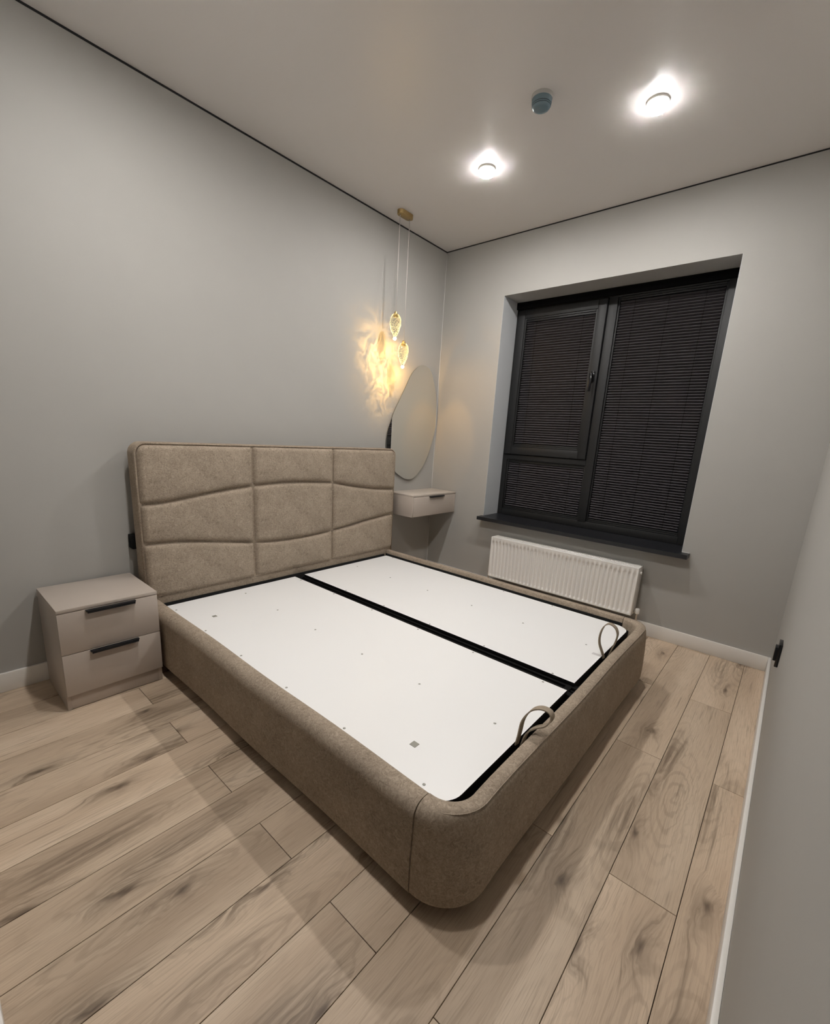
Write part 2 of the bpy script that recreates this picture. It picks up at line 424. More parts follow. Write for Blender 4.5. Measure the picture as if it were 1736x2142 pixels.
# lever handle on the sash
hx, hz = 1.362, 1.85
hnd = box('handle', (hx - 0.015, hx + 0.015, SY - 0.012, SY, hz - 0.02, hz + 0.062), GLOSSBLACK, sash, bev=0.004)
box('neck', (hx - 0.010, hx + 0.010, SY - 0.046, SY - 0.010, hz + 0.022, hz + 0.042), GLOSSBLACK, hnd, bev=0.003)
bm = bmesh.new(); add_box(bm, hx - 0.012, hx + 0.012, SY - 0.056, SY - 0.042, hz - 0.095, hz + 0.044, bev=0.005)
obj('lever', bm, GLOSSBLACK, hnd, smooth=40)
# sill
sill = boxes('sill', [(WX0 + 0.001, WX1 - 0.001, 0.0, FY0 + 0.001, WZ0 - 0.03, WZ0), (0.613, 2.281, -0.090, 0.0, WZ0 - 0.03, WZ0)], SILL, win)
boxes('end_cap', [(0.6125, 0.6255, -0.008, -0.001, WZ0 - 0.001, WZ0 + 0.0015), (2.2345, 2.2815, -0.010, -0.001, WZ0 - 0.001, WZ0 + 0.0025)], CAULK, sill)

# pleated blinds, one in each light of the window
def blind(name, x0, x1, z0, z1, yf, label):
    root = empty(name, ((x0 + x1) / 2, yf, z0), label=label, cat='blind', group='pleated blinds in the window')
    rail = 0.014
    box('head_rail', (x0, x1, yf - 0.010, yf + 0.010, z1 - rail, z1), FRAME, root, bev=0.002)
    box('bottom_rail', (x0, x1, yf - 0.010, yf + 0.010, z0, z0 + rail), FRAME, root, bev=0.002)
    za, zb = z0 + rail, z1 - rail
    n = max(2, round((zb - za) / 0.0198)); bm = bmesh.new(); pr = []
    for i in range(2 * n + 1):
        z = za + (zb - za) * i / (2 * n)
        y = yf + (0.0110 if i % 2 == 0 else -0.0110)
        pr.append((bm.verts.new((x0 + 0.003, y, z)), bm.verts.new((x1 - 0.003, y, z))))
    for a, b in zip(pr, pr[1:]): bm.faces.new((a[0], a[1], b[1], b[0]))
    obj('pleated_fabric', bm, BLIND, root)
    xs = [x0 + 0.16 * (x1 - x0), x1 - 0.16 * (x1 - x0)] + ([(x0 + x1) / 2] if x1 - x0 > 0.62 and z1 - z0 > 1.2 else [])
    for cx in xs:
        bm = bmesh.new(); add_tube(bm, [(cx, yf - 0.0095, za), (cx, yf - 0.0095, zb)], 0.0009, 5)
        obj('cord', bm, SEAL, root)
blind('pleated_blind', 0.727, 1.313, 1.309, 2.353, WD + 0.006, 'dark pleated blind in the opening sash with the lever handle')
blind('pleated_blind', 0.685, 1.387, 0.735, 1.167, WD + 0.024, 'short wide dark pleated blind in the low pane below the sash')
blind('pleated_blind', 1.479, 2.142, 0.735, 2.423, WD + 0.024, 'tallest dark pleated blind, filling the right half of the window')

# ------------------------------------------------------------------ radiator
RX0, RX1, RY0, RY1, RZ0, RZ1 = 0.819, 2.020, -0.1465, -0.031, 0.161, 0.5206
rad = empty('radiator', ((RX0 + RX1) / 2, -0.03, RZ0), label='white ribbed panel radiator on the wall under the window', cat='radiator')
def ribbed(name, yface, sgn):
    bm = bmesh.new(); nf = 36; px0, px1 = RX0 + 0.0055, RX1 - 0.0055; z0, z1 = RZ0 + 0.004, RZ1 - 0.022
    pitch = (px1 - px0) / nf; cols = []
    for i in range(nf):
        for f in (0.0, 0.14, 0.26, 0.36, 0.64, 0.74, 0.86): cols.append((px0 + (i + f) * pitch, f))
    cols.append((px1, 0.0))
    def dep(f): return 0.0 if f <= 0.14 or f >= 0.86 else (0.5 if f in (0.26, 0.74) else 1.0)
    rows = [(z0, 0.0), (z0 + 0.012, 0.0), (z0 + 0.020, 0.8), (z0 + 0.026, 1.0), (z1 - 0.030, 1.0), (z1 - 0.024, 0.9), (z1 - 0.014, 0.0), (z1 + 0.016, 0.0)]
    g = [[bm.verts.new((x, yface + sgn * 0.0095 * dep(f) * r, z)) for x, f in cols] for z, r in rows]
    for a, b in zip(g, g[1:]):
        for k in range(len(cols) - 1): bm.faces.new((a[k], a[k + 1], b[k + 1], b[k]))
    # return edges
    for row, zz in ((g[0], RZ0 + 0.004), (g[-1], RZ1 - 0.006)):
        back = [bm.verts.new((v.co.x, v.co.y + sgn * 0.012, zz)) for v in row]
        for k in range(len(cols) - 1): bm.faces.new((row[k], row[k + 1], back[k + 1], back[k]))
    return obj(name, bm, ENAMEL, rad, smooth=50)
ribbed('front_panel', RY0, 1)
box('back_panel', (RX0 + 0.01, RX1 - 0.01, RY1 - 0.012, RY1, RZ0, RZ1 - 0.01), ENAMEL, rad, bev=0.003)
box('convector_fins', (RX0 + 0.02, RX1 - 0.02, RY0 + 0.016, RY1 - 0.016, RZ0 + 0.02, RZ1 - 0.03), DARKSLOT, rad)
for x in (RX0, RX1 - 0.006):
    box('side_panel', (x, x + 0.006, RY0 - 0.001, RY1, RZ0 + 0.002, RZ1), ENAMEL, rad, bev=0.002)
bm = bmesh.new()
for y0, y1 in ((RY0 - 0.001, RY0 + 0.022), (RY0 + 0.040, RY0 + 0.050), (RY1 - 0.048, RY1 - 0.038), (RY1 - 0.020, RY1)):
    add_box(bm, RX0 + 0.006, RX1 - 0.006, y0, y1, RZ1 - 0.007, RZ1 - 0.0005, bev=0.002, seg=1)
for i in range(121):
    x = RX0 + 0.01 + i * (RX1 - RX0 - 0.022) / 120
    add_box(bm, x, x + 0.0032, RY0 + 0.02, RY1 - 0.018, RZ1 - 0.007, RZ1 - 0.002)
obj('top_grille', bm, ENAMEL, rad, smooth=40)
for x, s in ((RX0, -1), (RX1, 1)):
    bm = bmesh.new(); add_tube(bm, [(x - s * 0.002, -0.088, RZ0 + 0.022), (x + s * 0.032, -0.088, RZ0 + 0.022)], 0.009, 12)
    add_tube(bm, [(x + s * 0.026, -0.088, RZ0 + 0.024), (x + s * 0.026, -0.088, 0.0)], 0.007, 12)
    v = obj('valve', bm, CHROME, rad, smooth=40)
    bm = bmesh.new(); add_lathe(bm, [(0.013, RZ0 + 0.012), (0.0145, RZ0 + 0.016), (0.0145, RZ0 + 0.044), (0.012, RZ0 + 0.050)], x + s * 0.026, -0.088, 20)
    if s > 0: obj('cap', bm, ENAMEL, v, smooth=40)
    else: bm.free()
bm = bmesh.new(); add_tube(bm, [(RX1 - 0.002, -0.085, RZ1 - 0.045), (RX1 + 0.010, -0.085, RZ1 - 0.045)], 0.010, 14)
obj('plug', bm, ENAMEL, rad, smooth=40)

# ------------------------------------------------------------------ bed
bed = empty('bed', (1.2, -1.68, 0.0), label='double bed frame in taupe velour with white boards and no mattress', cat='bed')
YL, YR, XF, ZT, ZB, RW, CR = -2.664, -0.700, 2.277, 0.356, 0.050, 0.070, 0.150
XS = 2.118
def resample(sec, n=44):
    pts = [Vector((d, z)) for d, z in sec]; cum = [0.0]
    for p, q in zip(pts, pts[1:]): cum.append(cum[-1] + (q - p).length)
    out = []
    for i in range(n):
        t = cum[-1] * i / (n - 1); k = max(j for j in range(len(cum)) if cum[j] <= t + 1e-9); k = min(k, len(pts) - 2)
        f = (t - cum[k]) / max(1e-9, cum[k + 1] - cum[k]); p = pts[k].lerp(pts[k + 1], min(1, f)); out.append((p.x, p.y))
    return out
def sweep(name, path, secf, parent, sm=35):
    """path: list of (x, y, nx, ny) with outward normal; secf(i): closed list of (inward distance, z)"""
    bm = bmesh.new(); rings = []
    for i, (x, y, nx, ny) in enumerate(path): rings.append([bm.verts.new((x - nx * d, y - ny * d, z)) for d, z in secf(i)])
    n = len(rings[0])
    for a, b in zip(rings, rings[1:]):
        for k in range(n): bm.faces.new((a[k], a[(k + 1) % n], b[(k + 1) % n], b[k]))
    bm.faces.new(rings[0]); bm.faces.new(rings[-1])
    return obj(name, bm, FABRIC, parent, smooth=sm)
def arc(cx, cz, r, a0, a1, n):
    return [(cx + r * math.cos(math.radians(a0 + (a1 - a0) * i / n)), cz + r * math.sin(math.radians(a0 + (a1 - a0) * i / n))) for i in range(n + 1)]
# side rails: soft round top
side_sec = [(RW, ZB), (0.010, ZB)] + [(0.010 - 0.010 * math.sin(a), ZB + 0.010 - 0.010 * math.cos(a)) for a in (0.5, 1.0, 1.57)] + \
    [(-0.003, 0.17), (0.0, ZT - 0.055)] + [(0.044 - 0.044 * math.cos(math.radians(a)), ZT - 0.042 + 0.042 * math.sin(math.radians(a))) for a in range(0, 91, 9)] + \
    [(RW - 0.008, ZT - 0.001), (RW - 0.002, ZT - 0.005), (RW, ZT - 0.013)]
for nm_y, ny in ((YL, -1), (YR, 1)):
    path = [(x, nm_y + ny * 0.0025 * math.sin(7 * x + ny) , 0, ny) for x in [0.100 + i * (XS - 0.0012 - 0.100) / 24 for i in range(25)]]
    ss_ = resample(side_sec); r = sweep('side_rail', path, lambda i: ss_, bed)
    r['label'] = 'taupe side rail beside the nightstand' if ny < 0 else 'taupe side rail beside the radiator'
# foot rail: one piece that wraps both corners, top seam with a welt
foot_sec = [(RW, ZB + 0.002), (0.008, ZB), (0.001, ZB + 0.008), (0.0, 0.12), (0.004, 0.22), (0.010, 0.30), (0.016, ZT - 0.018), (0.0195, ZT - 0.009), (0.0225, ZT - 0.0035),
            (0.032, ZT + 0.001), (0.050, ZT + 0.0025), (RW - 0.010, ZT), (RW - 0.003, ZT - 0.006), (RW, ZT - 0.015)]
path = [(XS + 0.0012, YL, 0, -1)]
na = 12
for i in range(na + 1):
    a = -math.pi / 2 + (math.pi / 2) * i / na
    path.append((XF - CR + CR * math.cos(a), YL + CR + CR * math.sin(a), math.cos(a), math.sin(a)))
for i in range(1, 20):
    y = YL + CR + (YR - YL - 2 * CR) * i / 20
    path.append((XF + 0.0025 * math.sin(y * 6.0), y, 1, 0))
for i in range(na + 1):
    a = (math.pi / 2) * i / na
    path.append((XF - CR + CR * math.cos(a), YR - CR + CR * math.sin(a), math.cos(a), math.sin(a)))
path.append((XS + 0.0012, YR, 0, 1))
fs_ = resample(foot_sec); cum = [0.0]
for p, q in zip(path, path[1:]): cum.append(cum[-1] + math.hypot(q[0] - p[0], q[1] - p[1]))
def foot_mix(i):
    t = min(1.0, min(cum[i], cum[-1] - cum[i]) / 0.16); return 0.15 + 0.85 * t * t * (3 - 2 * t)
def foot_s(i):
    t = foot_mix(i); return [(a[0] * (1 - t) + b[0] * t, a[1] * (1 - t) + b[1] * t) for a, b in zip(ss_, fs_)]
foot = sweep('foot_rail', path, foot_s, bed, sm=50)
foot['label'] = 'rounded taupe foot rail of the bed'
bm = bmesh.new(); add_tube(bm, [(x - nx * (0.0215 + 0.004 * (1 - foot_mix(i))), y - ny * (0.0215 + 0.004 * (1 - foot_mix(i))), ZT - 0.0035 - 0.006 * (1 - foot_mix(i))) for i, (x, y, nx, ny) in enumerate(path) if foot_mix(i) > 0.2], 0.0018, 6)
obj('welt', bm, FABRIC, foot, smooth=True)
# inside: liner, steel frame of the lifting base
box('liner', (0.10, XF - RW - 0.004, YL + RW + 0.002, YR - RW - 0.002, 0.07, 0.255), LINER_SHADE, bed)
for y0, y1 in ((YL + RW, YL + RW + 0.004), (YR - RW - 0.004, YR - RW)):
    box('gap_shade', (0.15, XF - 0.16, y0, y1, 0.255, 0.326), LINER_SHADE, bed)  # added black strip, painted shade of the gap beside the board
PZ = 0.311; PT = 0.016; PXB, PXF = 0.167, 2.164
PY = [(-2.578, -1.712), (-1.631, -0.783)]
for y in (-1.716, -1.664, -1.645):
    box('lift_bar', (PXB - 0.004, PXF + 0.022, y, y + (0.030 if y != -1.664 else 0.012), 0.262, 0.293 if y != -1.664 else 0.285), STEEL, bed, bev=0.002)
box('lift_bar', (PXF - 0.030, PXF - 0.004, PY[0][0], PY[1][1], 0.262, 0.2945), STEEL, bed, bev=0.002)
sc_proto = None
for pi, (y0, y1) in enumerate(PY):
    rr = 0.078; pts = [(PXB, y0), (PXB, y1)]
    if pi == 0:
        pts += [(PXF, y1)] + [(PXF - rr + rr * math.cos(a), y0 + rr + rr * math.sin(a)) for a in [-(math.pi / 2) * i / 10 for i in range(11)]]
    else:
        pts += [(PXF - rr + rr * math.cos(a), y1 - rr + rr * math.sin(a)) for a in [math.pi / 2 - (math.pi / 2) * i / 10 for i in range(11)]] + [(PXF, y0)]
    bm = bmesh.new(); fa, fb = add_prism(bm, pts, 2, PZ - PT, PZ)
    for f in bm.faces: f.material_index = 1
    (fa if fa.verts[0].co.z > PZ - 0.001 else fb).material_index = 0
    pb = obj('platform_board', bm, [BOARD, STEEL], bed)
    pb['label'] = 'white bed board on the nightstand side' if pi == 0 else 'white bed board on the window side'
    rows = (-2.549, -2.136, -1.7255) if pi == 0 else (-1.6235, -1.200, -0.796)
    for ry in rows:
        for rx in (0.258, 0.617, 0.972, 1.334, 1.692, 2.060):
            if sc_proto is None:
                bm = bmesh.new(); add_lathe(bm, [(0.0052, PZ - 0.001), (0.0052, PZ + 0.0006), (0.0040, PZ + 0.0014), (0.0020, PZ + 0.0003), (0.001, PZ + 0.0001)], rx, ry, 12)
                sc_proto = obj('screw', bm, SCREW, pb, smooth=40, origin=(rx, ry, PZ))
            else:
                o = bpy.data.objects.new('screw', sc_proto.data); C.objects.link(o); o.parent = pb
                o.location = Vector((rx, ry, PZ)) - WLOC[pb.name]
    if pi == 0:
        for (ax, ay, s) in ((0.473, -2.435, 0.011), (1.923, -2.435, 0.0125)):
            bm = bmesh.new(); add_box(bm, ax - s, ax + s, ay - s, ay + s, PZ - 0.0005, PZ + 0.0015, bev=0.0006, seg=1)
            obj('grey_pad', bm, PATCH, pb)
    else:
        box('tape', (2.118, 2.163, -1.285, -1.262, PZ, PZ + 0.0008), CLEARTAPE, pb)
# pull straps
def strap(pts, wid, label):
    cp = catmull(pts, 7); bm = bmesh.new(); rows = []; n = len(cp); th = 0.0022
    for i, p in enumerate(cp):
        tn = (cp[min(i + 1, n - 1)] - cp[max(i - 1, 0)]).normalized()
        wv = Vector((0.12, 1, 0.18)); wv = (wv - tn * wv.dot(tn)).normalized(); nn = tn.cross(wv).normalized()
        h = wid / 2
        rows.append([bm.verts.new(p + wv * a + nn * b) for a, b in ((-h, -th), (h, -th), (h, th), (-h, th))])
    for a, b in zip(rows, rows[1:]):
        for k in range(4): bm.faces.new((a[k], a[(k + 1) % 4], b[(k + 1) % 4], b[k]))
    bm.faces.new(rows[0]); bm.faces.new(rows[-1])
    o = obj('pull_strap', bm, STRAPF, bed, smooth=30); o['label'] = label
strap([(2.168, -2.168, 0.300), (2.172, -2.164, 0.340), (2.174, -2.150, 0.393), (2.197, -2.142, 0.438), (2.226, -2.134, 0.456), (2.256, -2.132, 0.455), (2.266, -2.132, 0.434), (2.252, -2.136, 0.404), (2.216, -2.142, 0.378), (2.194, -2.152, 0.350), (2.184, -2.160, 0.300)], 0.022, 'taupe fabric pull loop nearest the camera')
strap([(2.170, -1.255, 0.295), (2.163, -1.255, 0.316), (2.139, -1.255, 0.368), (2.135, -1.250, 0.417), (2.146, -1.242, 0.460), (2.168, -1.235, 0.477), (2.194, -1.228, 0.464), (2.208, -1.224, 0.434), (2.206, -1.224, 0.395), (2.196, -1.226, 0.352), (2.184, -1.228, 0.300)], 0.018, 'taupe fabric pull loop near the far corner of the foot rail')
# legs
for lx in (0.35, 1.95):
    for ly in (-2.52, -1.68, -0.84):
        bm = bmesh.new(); add_lathe(bm, [(0.022, 0.0), (0.024, 0.004), (0.024, 0.066), (0.030, 0.070)], lx, ly, 16)
        obj('leg', bm, STEEL, bed, smooth=40)
# headboard
HY0, HY1, HZT, HZB = -2.662, -0.706, 1.222, 0.060
HXB, HXF = 0.062, 0.146
def rrect(y0, y1, z0, z1, r, n=10):
    pts = [(y0, z0)]
    pts += [(y0 + r - r * math.cos(a), z1 - r + r * math.sin(a)) for a in [math.pi / 2 * i / n for i in range(n + 1)]]
    pts += [(y1 - r + r * math.sin(a), z1 - r + r * math.cos(a)) for a in [math.pi / 2 * i / n for i in range(n + 1)]]
    pts += [(y1, z0)]
    return pts
HR = 0.062
bm = bmesh.new(); fa, fb = add_prism(bm, rrect(HY0, HY1, HZB, HZT, HR), 0, HXB, HXF)
bmesh.ops.bevel(bm, geom=list(set(fa.edges) | set(fb.edges)), offset=0.010, segments=3, profile=0.5, affect='EDGES')
head = obj('headboard', bm, FABRIC, bed, smooth=35)
head['label'] = 'tall taupe velour headboard with wavy quilted panels'
# piping round the front edge
pp = rrect(HY0 + 0.006, HY1 - 0.006, 0.30, HZT - 0.006, HR - 0.006, 12)
bm = bmesh.new(); add_tube(bm, [(HXF + 0.002, y, z) for y, z in pp], 0.0055, 8)
obj('piping', bm, FABRIC, head, smooth=True)
S1 = [(-2.662, .8975), (-2.5626, .9005), (-2.4531, .9139), (-2.3258, .9345), (-2.1943, .9523), (-2.1108, .962), (-2.0175, .9705), (-1.9043, .979), (-1.7776, .9846), (-1.6422, .9831), (-1.4972, .9755), (-1.3813, .966), (-1.2584, .946), (-1.119, .9226), (-.9318, .900), (-.7395, .8878), (-.70, .887)]
S2 = [(-2.662, .681), (-2.5676, .6805), (-2.4513, .6727), (-2.2964, .6517), (-2.1483, .6275), (-2.0165, .6060), (-1.8483, .5925), (-1.6995, .5895), (-1.5241, .595), (-1.3745, .607), (-1.2147, .6246), (-1.0155, .6490), (-.8594, .6638), (-.7358, .6742), (-.70, .676)]
def interp(S, y):
    if y <= S[0][0]: return S[0][1]
    for i in range(len(S) - 1):
        if S[i][0] <= y <= S[i + 1][0]:
            p = [S[max(0, min(len(S) - 1, i + k))][1] for k in (-1, 0, 1, 2)]; t = (y - S[i][0]) / (S[i + 1][0] - S[i][0])
            return 0.5 * (2 * p[1] + (p[2] - p[0]) * t + (2 * p[0] - 5 * p[1] + 4 * p[2] - p[3]) * t * t + (3 * p[1] - p[0] - 3 * p[2] + p[3]) * t ** 3)
    return S[-1][1]
ins = 0.010
def ztop(y):
    r = HR - ins; d = max(0.0, HY0 + ins + r - y, y - (HY1 - ins - r)); d = min(d, r)
    return HZT - ins - (r - math.sqrt(max(0, r * r - d * d)))
CB = 0.374
COLS = [(HY0 + ins, -2.0085), (-2.0055, -1.3745), (-1.3715, HY1 - ins)]
ROWS = [(lambda y: CB, lambda y: interp(S2, y) - 0.0035), (lambda y: interp(S2, y) + 0.0035, lambda y: interp(S1, y) - 0.0035), (lambda y: interp(S1, y) + 0.0035, ztop)]
def spaced(n, p=0.62):
    out = []
    for i in range(n + 1):
        t = 2 * i / n - 1; out.append(0.5 + 0.5 * math.copysign(abs(t) ** p, t))
    return out
for ci, (ya, yb) in enumerate(COLS):
    for ri, (zl, zh) in enumerate(ROWS):
        bm = bmesh.new(); us, vs = spaced(26), spaced(18); g = []
        for u in us:
            row = []
            for v in vs:
                y = ya + (yb - ya) * u; a, b_ = zl(y), zh(y); z = a + (b_ - a) * v
                du = min(u, 1 - u) * (yb - ya); dv = min(v, 1 - v) * (b_ - a)
                def e(d, rad): 
                    d = min(d, rad) / rad; return math.sqrt(max(0, 1 - (1 - d) ** 2))
                puff = 0.033 * (0.72 * e(du, 0.020) * e(dv, 0.026) + 0.28 * e(du, 0.12) * e(dv, 0.10))
                row.append(bm.verts.new((HXF - 0.006 + puff, y, z)))
            g.append(row)
        for a, b_ in zip(g, g[1:]):
            for k in range(len(vs) - 1): bm.faces.new((a[k], a[k + 1], b_[k + 1], b_[k]))
        # rim back into the board
        rim = [g[i][0] for i in range(len(us))] + [g[-1][k] for k in range(1, len(vs))] + [g[i][-1] for i in range(len(us) - 2, -1, -1)] + [g[0][k] for k in range(len(vs) - 2, 0, -1)]
        bk = [bm.verts.new((HXF - 0.009, v.co.y, v.co.z)) for v in rim]
        for k in range(len(rim)): bm.faces.new((rim[k], rim[(k + 1) % len(rim)], bk[(k + 1) % len(rim)], bk[k]))
        obj('quilted_panel', bm, FABRIC, head, smooth=True)
# strip below the panels and the welt above it
bm = bmesh.new(); add_box(bm, HXF - 0.010, HXF + 0.0015, HY0 + 0.012, HY1 - 0.012, 0.323, CB - 0.007, bev=0.003)
obj('lower_strip', bm, FABRIC, head, smooth=40)
box('gap_shade', (HXF - 0.004, HXF + 0.005, HY0 + 0.08, HY1 - 0.085, 0.255, 0.324), LINER_SHADE, bed)  # added strip, gap shade at the head of the boards painted black
for y in (-2.632, -0.79):
    box('wall_bracket', (0.002, HXB + 0.002, y - 0.045, y + 0.045, 0.640, 0.716), STEEL, head, bev=0.003)

# ------------------------------------------------------------------ nightstand
NX, NY0, NY1, NH = 0.4095, -3.0945, -2.690, 0.499
ns = empty('nightstand', (0.22, (NY0 + NY1) / 2, 0), label='taupe two-drawer nightstand standing on the floor beside the headboard', cat='nightstand')
T = 0.016; XB = 0.018
box('top_panel', (XB, NX, NY0, NY1, NH - T, NH), MELA, ns, bev=0.0012)
for y in (NY0, NY1 - T): box('side_panel', (XB, NX - 0.017, y, y + T, 0.0, NH - T), MELA, ns, bev=0.0008)
box('back_panel', (XB, XB + 0.006, NY0 + T, NY1 - T, 0.02, NH - T), MELA, ns)
box('plinth', (NX - 0.034, NX - 0.0175, NY0 + T, NY1 - T, 0.003, 0.082), MELA, ns, bev=0.0008)
def pull(name, y0, y1, xf, zt, parent, proj=0.022, drop=0.013, r=0.007):
    bm = bmesh.new(); n = 5
    def outline(inset):
        pts = [(xf - 0.004, y0 + inset)]
        pts += [(xf + proj - r + r * math.sin(a), y0 + inset + r - r * math.cos(a)) for a in [math.pi / 2 * i / n for i in range(n + 1)]]
        pts += [(xf + proj - r + r * math.cos(a), y1 - inset - r + r * math.sin(a)) for a in [math.pi / 2 * i / n for i in range(n + 1)]]
        pts += [(xf - 0.004, y1 - inset)]
        return pts
    add_prism(bm, outline(0), 2, zt - 0.0035, zt)
    add_box(bm, xf + proj - 0.0035, xf + proj, y0 + 0.004, y1 - 0.004, zt - drop, zt - 0.003, bev=0.001, seg=1)
    add_box(bm, xf, xf + 0.002, y0 + 0.004, y1 - 0.004, zt - drop, zt - 0.003)
    return obj(name, bm, HANDLE, parent, smooth=40)
for z0, z1 in ((0.2835, NH - T - 0.003), (0.078, 0.2805)):
    d = box('drawer', (NX - 0.0165, NX, NY0 + 0.0005, NY1 - 0.0005, z0, z1), MELA, ns, bev=0.0009)
    pull('handle', -2.990, -2.789, NX, z1 - 0.001, d)

# ------------------------------------------------------------------ hanging drawer shelf in the corner
shx, sy0, sy1, sz0, sz1 = 0.300, -0.626, -0.004, 0.650, 0.842
sh = empty('wall_drawer_shelf', (0.15, -0.315, sz0), label='small taupe wall-hung dressing shelf with one drawer in the corner', cat='shelf')
box('top_panel', (0.001, shx + 0.001, sy0, sy1, sz1 - 0.014, sz1), MELA_EDGE, sh, bev=0.0012)
box('bottom_panel', (0.001, shx - 0.017, sy0 + 0.014, sy1 - 0.014, sz0, sz0 + 0.014), MELA, sh)
for y in (sy0, sy1 - 0.014): box('side_panel', (0.001, shx - 0.001, y, y + 0.014, sz0, sz1 - 0.014), MELA, sh, bev=0.0008)
d = box('drawer', (shx - 0.0165, shx, sy0 + 0.0155, sy1 - 0.0155, sz0 + 0.001, sz1 - 0.0175), MELA, sh, bev=0.0009)
pull('handle', -0.404, -0.193, shx, sz1 - 0.019, d, proj=0.018, drop=0.011)

# ------------------------------------------------------------------ pebble mirror
MO = [(-.2593, 1.9522), (-.1987, 1.9468), (-.1465, 1.918), (-.1085, 1.8567), (-.0665, 1.7644), (-.0427, 1.6677), (-.0306, 1.5604), (-.0297, 1.435), (-.0568, 1.3227), (-.1074, 1.1858), (-.1729, 1.0735), (-.2415, 1.0026), (-.2992, .9603), (-.3522, .9437), (-.4176, .9482), (-.4887, .9734), (-.5647, 1.0184), (-.638, 1.088), (-.676, 1.160), (-.6833, 1.2401), (-.6838, 1.3148), (-.6695, 1.386), (-.6381, 1.4651), (-.6062, 1.5375), (-.5392, 1.6485), (-.4813, 1.7458), (-.4227, 1.8441), (-.371, 1.9004), (-.3167, 1.9365)]
mo = [(p.x, p.y) for p in catmull([(a, b, 0) for a, b in MO], 5, True)]
bm = bmesh.new(); fa, fb = add_prism(bm, mo, 0, 0.0145, 0.020)
for f in bm.faces: f.material_index = 1
(fa if fa.verts[0].co.x > 0.017 else fb).material_index = 0
mroot = empty('mirror', (0.0, -0.36, 0.94), label='frameless pebble-shaped mirror on the wall above the corner shelf', cat='mirror')
gl = obj('glass', bm, [MIRROR, MEDGE], mroot)
cy_, cz_ = -0.36, 1.45
bm = bmesh.new(); add_prism(bm, [(cy_ + (a - cy_) * 0.86, cz_ + (b - cz_) * 0.9) for a, b in mo], 0, 0.0005, 0.0145)
obj('backing', bm, BLACKGAP, mroot)

# ------------------------------------------------------------------ pendant lamp
pend = empty('pendant_lamp', (0.157, -0.733, H), label='gold ceiling pendant with two warm crystal drops on long thin cables', cat='pendant lamp')
cxp, cyp = 0.158, -0.7335
def stadium(cx, cy, hl, r, n=10):
    pts = [(cx + r * math.cos(a), cy + hl - r + r * math.sin(a)) for a in [math.pi * i / n for i in range(n + 1)]]
    pts += [(cx + r * math.cos(a), cy - hl + r + r * math.sin(a)) for a in [math.pi + math.pi * i / n for i in range(n + 1)]]
    return pts
bm = bmesh.new(); fa, fb = add_prism(bm, stadium(cxp, cyp, 0.073, 0.029), 2, H - 0.028, H)
low = fa if fa.verts[0].co.z < H - 0.01 else fb
bmesh.ops.bevel(bm, geom=list(low.edges), offset=0.003, segments=2, profile=0.5, affect='EDGES')
can = obj('canopy', bm, GOLD, pend, smooth=40)
drops = [((0.155, -0.7845), 2.236, 0.165, 0.047, 11), ((0.158, -0.6835), 2.046, 0.168, 0.046, 5)]
for (px, py), ztp, ln, rad_, seed in drops:
    bm = bmesh.new(); add_lathe(bm, [(0.004, H - 0.031), (0.005, H - 0.028)], px, py, 12); obj('cable_gland', bm, CHROME, can, smooth=True)
    bm = bmesh.new(); add_tube(bm, [(px, py, H - 0.029), (px, py, ztp + 0.02)], 0.0021, 8); obj('cable', bm, CABLE, pend, smooth=True)
    bm = bmesh.new(); add_lathe(bm, [(0.004, ztp + 0.024), (0.010, ztp + 0.020), (0.013, ztp + 0.006), (0.013, ztp - 0.022), (0.009, ztp - 0.026)], px, py, 20)
    obj('cap', bm, GOLD, pend, smooth=40)
    # lumpy crystal drop
    bm = bmesh.new(); prof = []
    for i in range(15):
        t_ = i / 14
        r = rad_ * (math.sin(math.pi * (0.10 + 0.86 * t_) ** 0.80) ** 0.80) * (1.0 - 0.18 * t_)
        prof.append((max(r, 0.006), ztp - t_ * ln))
    add_lathe(bm, prof, px, py, 14)
    for v in bm.verts:
        q = (v.co - Vector((px, py, v.co.z))); s = mnoise.noise(v.co * 38 + Vector((seed, 0, 0)))
        v.co += q * (0.16 * s); v.co.y = py + (v.co.y - py) * 0.98
    obj('crystal', bm, CRYSTAL, pend, smooth=True)
    bm = bmesh.new(); bmesh.ops.create_uvsphere(bm, u_segments=14, v_segments=8, radius=0.0125)
    for v in bm.verts: v.co += Vector((px, py, ztp - ln - 0.006))
    obj('bulb', bm, LED, pend, smooth=True)
